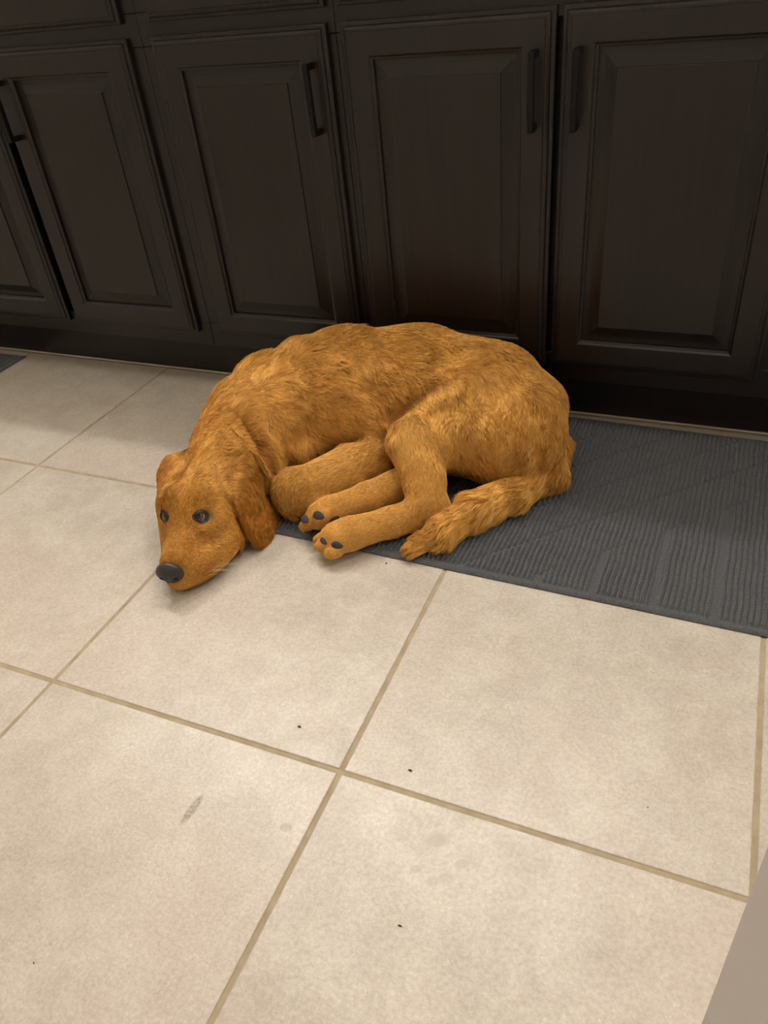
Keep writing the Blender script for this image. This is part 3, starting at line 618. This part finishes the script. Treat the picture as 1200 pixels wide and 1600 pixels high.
me.update(); me.validate(); me.shade_smooth()
vd, vf = fields(verts)
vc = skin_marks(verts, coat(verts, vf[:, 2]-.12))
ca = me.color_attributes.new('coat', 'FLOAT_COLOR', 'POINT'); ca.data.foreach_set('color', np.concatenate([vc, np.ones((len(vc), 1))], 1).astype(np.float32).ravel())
def fur_mat(name, rough, fine):
    k = NT(name); at = k.n('ShaderNodeAttribute', attribute_name='coat')
    c = at.outputs['Color']
    if fine:
        g = k.n('ShaderNodeNewGeometry'); n = k.n('ShaderNodeTexNoise'); n.inputs['Scale'].default_value = 500; k.l(g.outputs['Position'], n.inputs['Vector'])
        k.bump(n.outputs['Fac'], .4, .0012)
    else:
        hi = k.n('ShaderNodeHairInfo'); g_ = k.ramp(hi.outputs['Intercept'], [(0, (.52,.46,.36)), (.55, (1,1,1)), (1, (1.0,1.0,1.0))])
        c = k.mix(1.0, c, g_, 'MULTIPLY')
    k.l(c, k.b.inputs['Base Color']); k.b.inputs['Roughness'].default_value = rough; k.b.inputs['Specular IOR Level'].default_value = .22
    return k.m
from mathutils.bvhtree import BVHTree
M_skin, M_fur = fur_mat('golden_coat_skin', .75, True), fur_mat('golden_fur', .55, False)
DO = Vector((-.15, .60, 0))
dog = empty('dog', DO)
tag(dog, 'reddish golden retriever puppy lying curled on the grey mat, chin on the tiles', 'dog')
me.transform(Matrix.Translation(-DO)); body = link('body', me, M_skin, dog)

# --- fur: one strand object
tri = np.concatenate([quads[:, [0, 1, 2]], quads[:, [0, 2, 3]]]); A, B, C_ = verts[tri[:, 0]], verts[tri[:, 1]], verts[tri[:, 2]]
nr = np.cross(B-A, C_-A); ar = np.linalg.norm(nr, axis=1)/2; nr = nr/(2*ar[:, None]+1e-12)
vn = np.zeros_like(verts)
for k in range(3): np.add.at(vn, tri[:, k], nr*ar[:, None])
vn /= np.linalg.norm(vn, axis=1, keepdims=True)+1e-12
tc = (A+B+C_)/3
dens = np.where(nr[:, 2] < -.35, .15, 1.0)
dens = dens*np.where((tc[:, 2] < .016) & (nr[:, 2] < -.2), 0, 1)
dens = dens*np.where((tc[:, 1] < .46) & (tc[:, 0] < -.29), 2.6, 1.0)          # the head carries short dense hair
NS = 440000
pick = rng.choice(len(tri), NS, p=ar*dens/(ar*dens).sum()); u1, u2 = rng.random(NS), rng.random(NS); s1 = np.sqrt(u1)
bw = np.stack([1-s1, s1*(1-u2), s1*u2], 1)
root = (verts[tri[pick]]*bw[:, :, None]).sum(1); nrm = (vn[tri[pick]]*bw[:, :, None]).sum(1); nrm /= np.linalg.norm(nrm, axis=1, keepdims=True)+1e-9
keep = np.ones(NS, bool)
for e in EYE: keep &= np.linalg.norm(root-e, axis=1) > .0145
for p in PADS: keep &= np.linalg.norm(root-np.array(p[0]), axis=1) > p[3]*.95
qn = root-HN; keep &= ~((-(qn@HF) < .010) & (root[:, 2] > .040) & (np.abs(qn@HL) < .03) & (root[:, 1] < .3))
root, nrm = root[keep], nrm[keep]; NS = len(root)
sd, sf = fields(root); L, lift, shade = sf[:, 0], sf[:, 1], sf[:, 2]
def tangent(d, n):
    d = d-n*(d*n).sum(1, keepdims=True); return d/(np.linalg.norm(d, axis=1, keepdims=True)+1e-9)
# locks: every strand leans towards the lock it belongs to
NC = max(NS//9, 1); ci = rng.choice(NS, NC, replace=False); kd = kdtree.KDTree(NC)
for k in range(NC): kd.insert(root[ci[k]], k)
kd.balance(); own = np.array([kd.find(r)[1] for r in root]); cl = ci[own]
def wave(P): return np.sin(P[:, 0]*62+2.2*np.sin(P[:, 1]*45))+np.sin(P[:, 1]*70+P[:, 2]*55+1.7*np.sin(P[:, 0]*40))
long = np.clip((L-.010)/.014, 0, 1)
t0 = tangent(sd, nrm); side = np.cross(nrm, t0)
lockr = rng.normal(0, 1, NC)[own]
ang = (.20*wave(root[cl])*long+rng.normal(0, .03, NS)+.05*lockr)[:, None]
dirn = t0*np.cos(ang)+side*np.sin(ang); side = np.cross(nrm, dirn)
Ls = L*rng.uniform(.75, 1.1, NS)*(.9+.2*rng.random(NC)[own]); NPT = 9; tt = np.linspace(0, 1, NPT)
KW = 6.283/.024                                       # the coat's waves lie in step from lock to lock
ph = KW*(root[cl]*t0).sum(1)+1.3*wave(root[cl]*.6)+.2*lockr; amp = .0027*long*np.where((root[:, 0] > -.08) & (root[:, 2] < .085) & (root[:, 1] < .62), .45, 1)
pts = np.zeros((NS, NPT, 3), np.float32)
for k, t in enumerate(tt):
    up = Ls*lift*(t-.70*t*t)*.75+.0003
    swing = amp*np.sin(ph+KW*Ls*t)*(.35+.65*t)
    pts[:, k] = root+dirn*(Ls*t)[:, None]+nrm*(up-.0004*long+.35*np.abs(swing))[:, None]+side*swing[:, None]
conv = (.34*long+.10)[:, None]
off = root-root[cl]
for k, t in enumerate(tt): pts[:, k] -= (off*conv*min(1, t*1.6)).astype(np.float32)
# strands never dive under the coat's own surface
pts[..., 2] = np.maximum(pts[..., 2], .0015)
hc = bpy.data.hair_curves.new('fur'); hc.add_curves([NPT]*NS)
hc.points.foreach_set('position', (pts-np.array(DO, np.float32)).reshape(-1))
ra = hc.attributes.get('radius') or hc.attributes.new('radius', 'FLOAT', 'POINT')
rr = np.array([.9, 1, 1, 1, .95, .85, .7, .5, .15])[None]*(.00017+.00009*long)[:, None]; ra.data.foreach_set('value', rr.astype(np.float32).ravel())
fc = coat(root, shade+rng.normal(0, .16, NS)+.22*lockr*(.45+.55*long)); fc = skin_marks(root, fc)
a = hc.attributes.new('coat', 'FLOAT_COLOR', 'CURVE'); a.data.foreach_set('color', np.concatenate([fc, np.ones((NS, 1))], 1).astype(np.float32).ravel())
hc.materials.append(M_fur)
fur = link('fur', hc, None, dog); fur['kind'] = 'stuff'; fur['label'] = 'wavy reddish golden fur'

# --- nose, eyes, pads, claws
BVH = BVHTree.FromPolygons([tuple(v) for v in (verts-np.array(DO))], [tuple(int(i) for i in q) for q in quads])
M_nose = NT('black_nose'); _n = M_nose.n('ShaderNodeTexVoronoi'); _n.inputs['Scale'].default_value = 900
_g = M_nose.n('ShaderNodeNewGeometry'); M_nose.l(_g.outputs['Position'], _n.inputs['Vector'])
M_nose.b.inputs['Base Color'].default_value = (.030,.028,.030, 1); M_nose.b.inputs['Roughness'].default_value = .38; M_nose.bump(_n.outputs['Distance'], .25, .0006); M_nose = M_nose.m
M_hole = plain('nostril_black', (.004,.0035,.0035), .8)
def blob(name, fn, mat, parent, nu=32, nv=20):
    v, f = [], []
    for j in range(nv+1):
        th = math.pi*j/nv
        for i in range(nu):
            a_ = 2*math.pi*i/nu; v.append(fn(math.sin(th)*math.cos(a_), math.sin(th)*math.sin(a_), math.cos(th)))
    for j in range(nv):
        for i in range(nu): f.append((j*nu+i, j*nu+(i+1) % nu, (j+1)*nu+(i+1) % nu, (j+1)*nu+i))
    me_ = mesh(name, v, f, True); bm_ = bmesh.new(); bm_.from_mesh(me_); bmesh.ops.remove_doubles(bm_, verts=bm_.verts, dist=1e-6); bmesh.ops.recalc_face_normals(bm_, faces=bm_.faces); bm_.to_mesh(me_); bm_.free()
    return link(name, me_, mat, parent)
HFv, HLv, UPv = Vector(HEAD_F), Vector(HEAD_L), Vector((0, 0, 1))
def nose_pt(x, y, z):          # x left, y forward, z up : wide on top, narrowing to the lip
    wdt = .0232*(1.0-.25*max(-z, 0)); hgt = .0205
    yy = .0125*y if y > 0 else .010*y
    xx = wdt*x*(1-.10*max(y, 0)); zz = hgt*z
    yy -= .0050*max(-z, 0)**2
    n_ = math.exp(-((abs(x)-.52)**2/.035+(z+.30)**2/.05)) if y > 0 else 0      # nostrils pressed in
    yy -= .0055*n_
    yy -= .0018*math.exp(-(x**2)/.006)*(1 if y > 0 else 0)*(1 if z < .2 else 0)   # groove
    p = H(.0055, -.002, .0450)+HLv*xx+HFv*yy+UPv*zz; return p-DO
nose = blob('nose', nose_pt, M_nose, dog, 56, 40); nose['label'] = 'moist black nose'
for s in (1, -1):
    c = H(-.0020, .0112*s-.002, .0420)-DO
    blob('nostril', lambda x, y, z: c+HLv*(.0042*x+.0012*s*z)+HFv*(.0030*y)+UPv*(.0030*z-.0008*s*x*s), M_hole, nose, 16, 10)
wk = bpy.data.hair_curves.new('whiskers'); NW = 14; wk.add_curves([6]*NW); wp = []
for k in range(NW):
    s_ = 1 if k < 10 else -1; b0 = BVH.ray_cast(H(.030+.005*(k % 5), .08*s_, .022+.007*(k//5 % 2))-DO, -HLv*s_)[0] or H(.04, .03*s_, .03)-DO
    dr = (HLv*(.8*s_)-HFv*(.35+.1*(k % 3))+UPv*(-.05+.12*math.sin(k*2.1))).normalized(); ln = .030+.012*math.sin(k*1.7)
    for q in range(6):
        u_ = q/5; p_ = b0+dr*(ln*u_)-UPv*(.010*u_*u_); p_.z = max(p_.z, .002); wp += list(p_)
wk.points.foreach_set('position', np.array(wp, np.float32))
ra_ = wk.attributes.get('radius') or wk.attributes.new('radius', 'FLOAT', 'POINT'); ra_.data.foreach_set('value', np.tile(np.array([.00022,.0002,.00018,.00015,.0001,.00005], np.float32), NW))
wk.materials.append(plain('pale_whisker', (.75,.62,.42), .4)); wko = link('whiskers', wk, None, dog); wko['kind'] = 'stuff'
M_white = plain('eye_white', (.36,.31,.27), .15); M_iris = plain('brown_iris', (.095,.042,.016), .08); M_pup = plain('pupil_black', (.004,.003,.003), .05)
M_rim = plain('dark_eyelid_skin', (.022,.016,.016), .45)
LOOK = Vector((.33, -.64, .62)).normalized()
def cap_pt(c, r, axis, half):
    ax = axis.normalized(); e1 = ax.orthogonal().normalized(); e2 = ax.cross(e1)
    return lambda x, y, z: c+(ax*math.cos(half*(1-z)/2)+(e1*x+e2*y)/max((x*x+y*y)**.5, 1e-6)*math.sin(half*(1-z)/2))*r if (x*x+y*y) > 1e-12 else c+ax*r*(1 if z > 0 else math.cos(half))
for e, s in zip(EYE, (1, -1)):
    R_ = .0118; out = (HLv*(.74*s)+HFv*.58+UPv*.36).normalized() if s > 0 else (HLv*-.84+HFv*.48+UPv*.26).normalized()
    hit0 = BVH.ray_cast(Vector(e)-DO+out*.04, -out)[0]; c = hit0-out*(R_-.0036)
    eye = blob('eye', lambda x, y, z: c+Vector((x, y, z))*R_, M_white, dog, 28, 18)
    lk = LOOK
    cl_ = Vector(e)-DO
    blob('iris', cap_pt(c, R_+.0002, lk, .92), M_iris, eye, 24, 10); blob('pupil', cap_pt(c, R_+.0004, lk, .48), M_pup, eye, 20, 8)
    # eyelids: two dark-edged bands over the ball
    out = (HLv*(.74*s)+HFv*.58+UPv*.36).normalized() if s > 0 else (HLv*-.84+HFv*.48+UPv*.26).normalized(); hx = Vector((.918, .385, -.094))
    if s < 0: hx = hx-2*hx.dot(HLv)*HLv
    hx = (hx-out*hx.dot(out)).normalized(); vz = out.cross(hx); vz = vz if vz.z > 0 else -vz
    vv, ff = [], []; K = 36
    for i in range(K):
        a_ = 2*math.pi*i/K; ca_, sa_ = math.cos(a_), math.sin(a_)
        for q_, rr_ in enumerate((.0100, .0105, .0117, .0132)):
            flat = (.56 if sa_ > 0 else .62)*(1-.2*abs(ca_)**3); flat = (flat, flat, .74, .9)[q_]; off = -.0006 if sa_ > 0 and q_ < 2 else 0
            p_ = c+hx*(ca_*rr_*1.12)+vz*(sa_*rr_*flat+off); d_ = p_-c; lat = (d_-out*d_.dot(out)).length
            if q_ < 2: p_ = c+(d_-out*d_.dot(out))+out*(max((R_+(.0003, .0010)[q_])**2-lat*lat, .0)**.5)
            else:
                hit = BVH.ray_cast(p_+out*.03, -out)[0]; p_ = (hit+out*(.0006 if q_ == 2 else -.0010)) if hit else p_
            vv.append(p_)
    for i in range(K):
        for q in range(3): ff.append((4*i+q, 4*((i+1) % K)+q, 4*((i+1) % K)+q+1, 4*i+q+1))
    mr = mesh('eyelid', vv, ff, True); link('eyelid', mr, M_rim, eye)
M_pad = NT('grey_paw_pad'); _n = M_pad.n('ShaderNodeTexNoise'); _n.inputs['Scale'].default_value = 700; M_pad.b.inputs['Base Color'].default_value = (.050,.044,.044, 1)
M_pad.b.inputs['Roughness'].default_value = .7; M_pad.bump(_n.outputs['Fac'], .5, .001); M_pad = M_pad.m
for P_, n_, t_, a_, b_ in PADS:
    n_ = Vector(n_); t_ = Vector(t_); t_ = (t_-n_*t_.dot(n_)).normalized(); s_ = n_.cross(t_); c = Vector(P_)-DO
    blob('paw_pad', lambda x, y, z: c+t_*(a_*x)+s_*(b_*y*(1-.25*x))+n_*(.0032*z+.0006), M_pad, dog, 20, 12)

# ------------------------------------------------------------------ crumbs on the tiles
CRUMBS = [(-.0789,.0424,.0022,'dark crumb on the tile below the dog\'s paws'), (.0796,.0287,.0018,'dark crumb just right of the tile crossing'),
          (.1353,-.144,.0016,'dark crumb on the near middle tile'), (.3474,.0705,.0014,'tiny dark crumb on the tile in front of the mat'),
          (-.2018,-.3072,.0014,'tiny dark crumb at the lower left of the floor'), (-.0954,.3740,.0016,'dark crumb beside the mat edge near the tail tip')]
M_crumb = plain('dark_crumb', (.06,.045,.03), .8)
for (x, y, s, lab) in CRUMBS:
    k_ = random.random()*6
    cr_ = blob('crumb', lambda a, b, c: Vector((s*(1+.6*math.sin(k_))*a+.3*s*b*math.sin(k_*2), s*.6*b, s*.5*c*(1+.3*math.sin(5*a+k_)))), M_crumb, None, 8, 6)
    cr_.location = (x, y, s*.5); tag(cr_, lab, 'crumb', 'dark crumbs on the floor tiles')
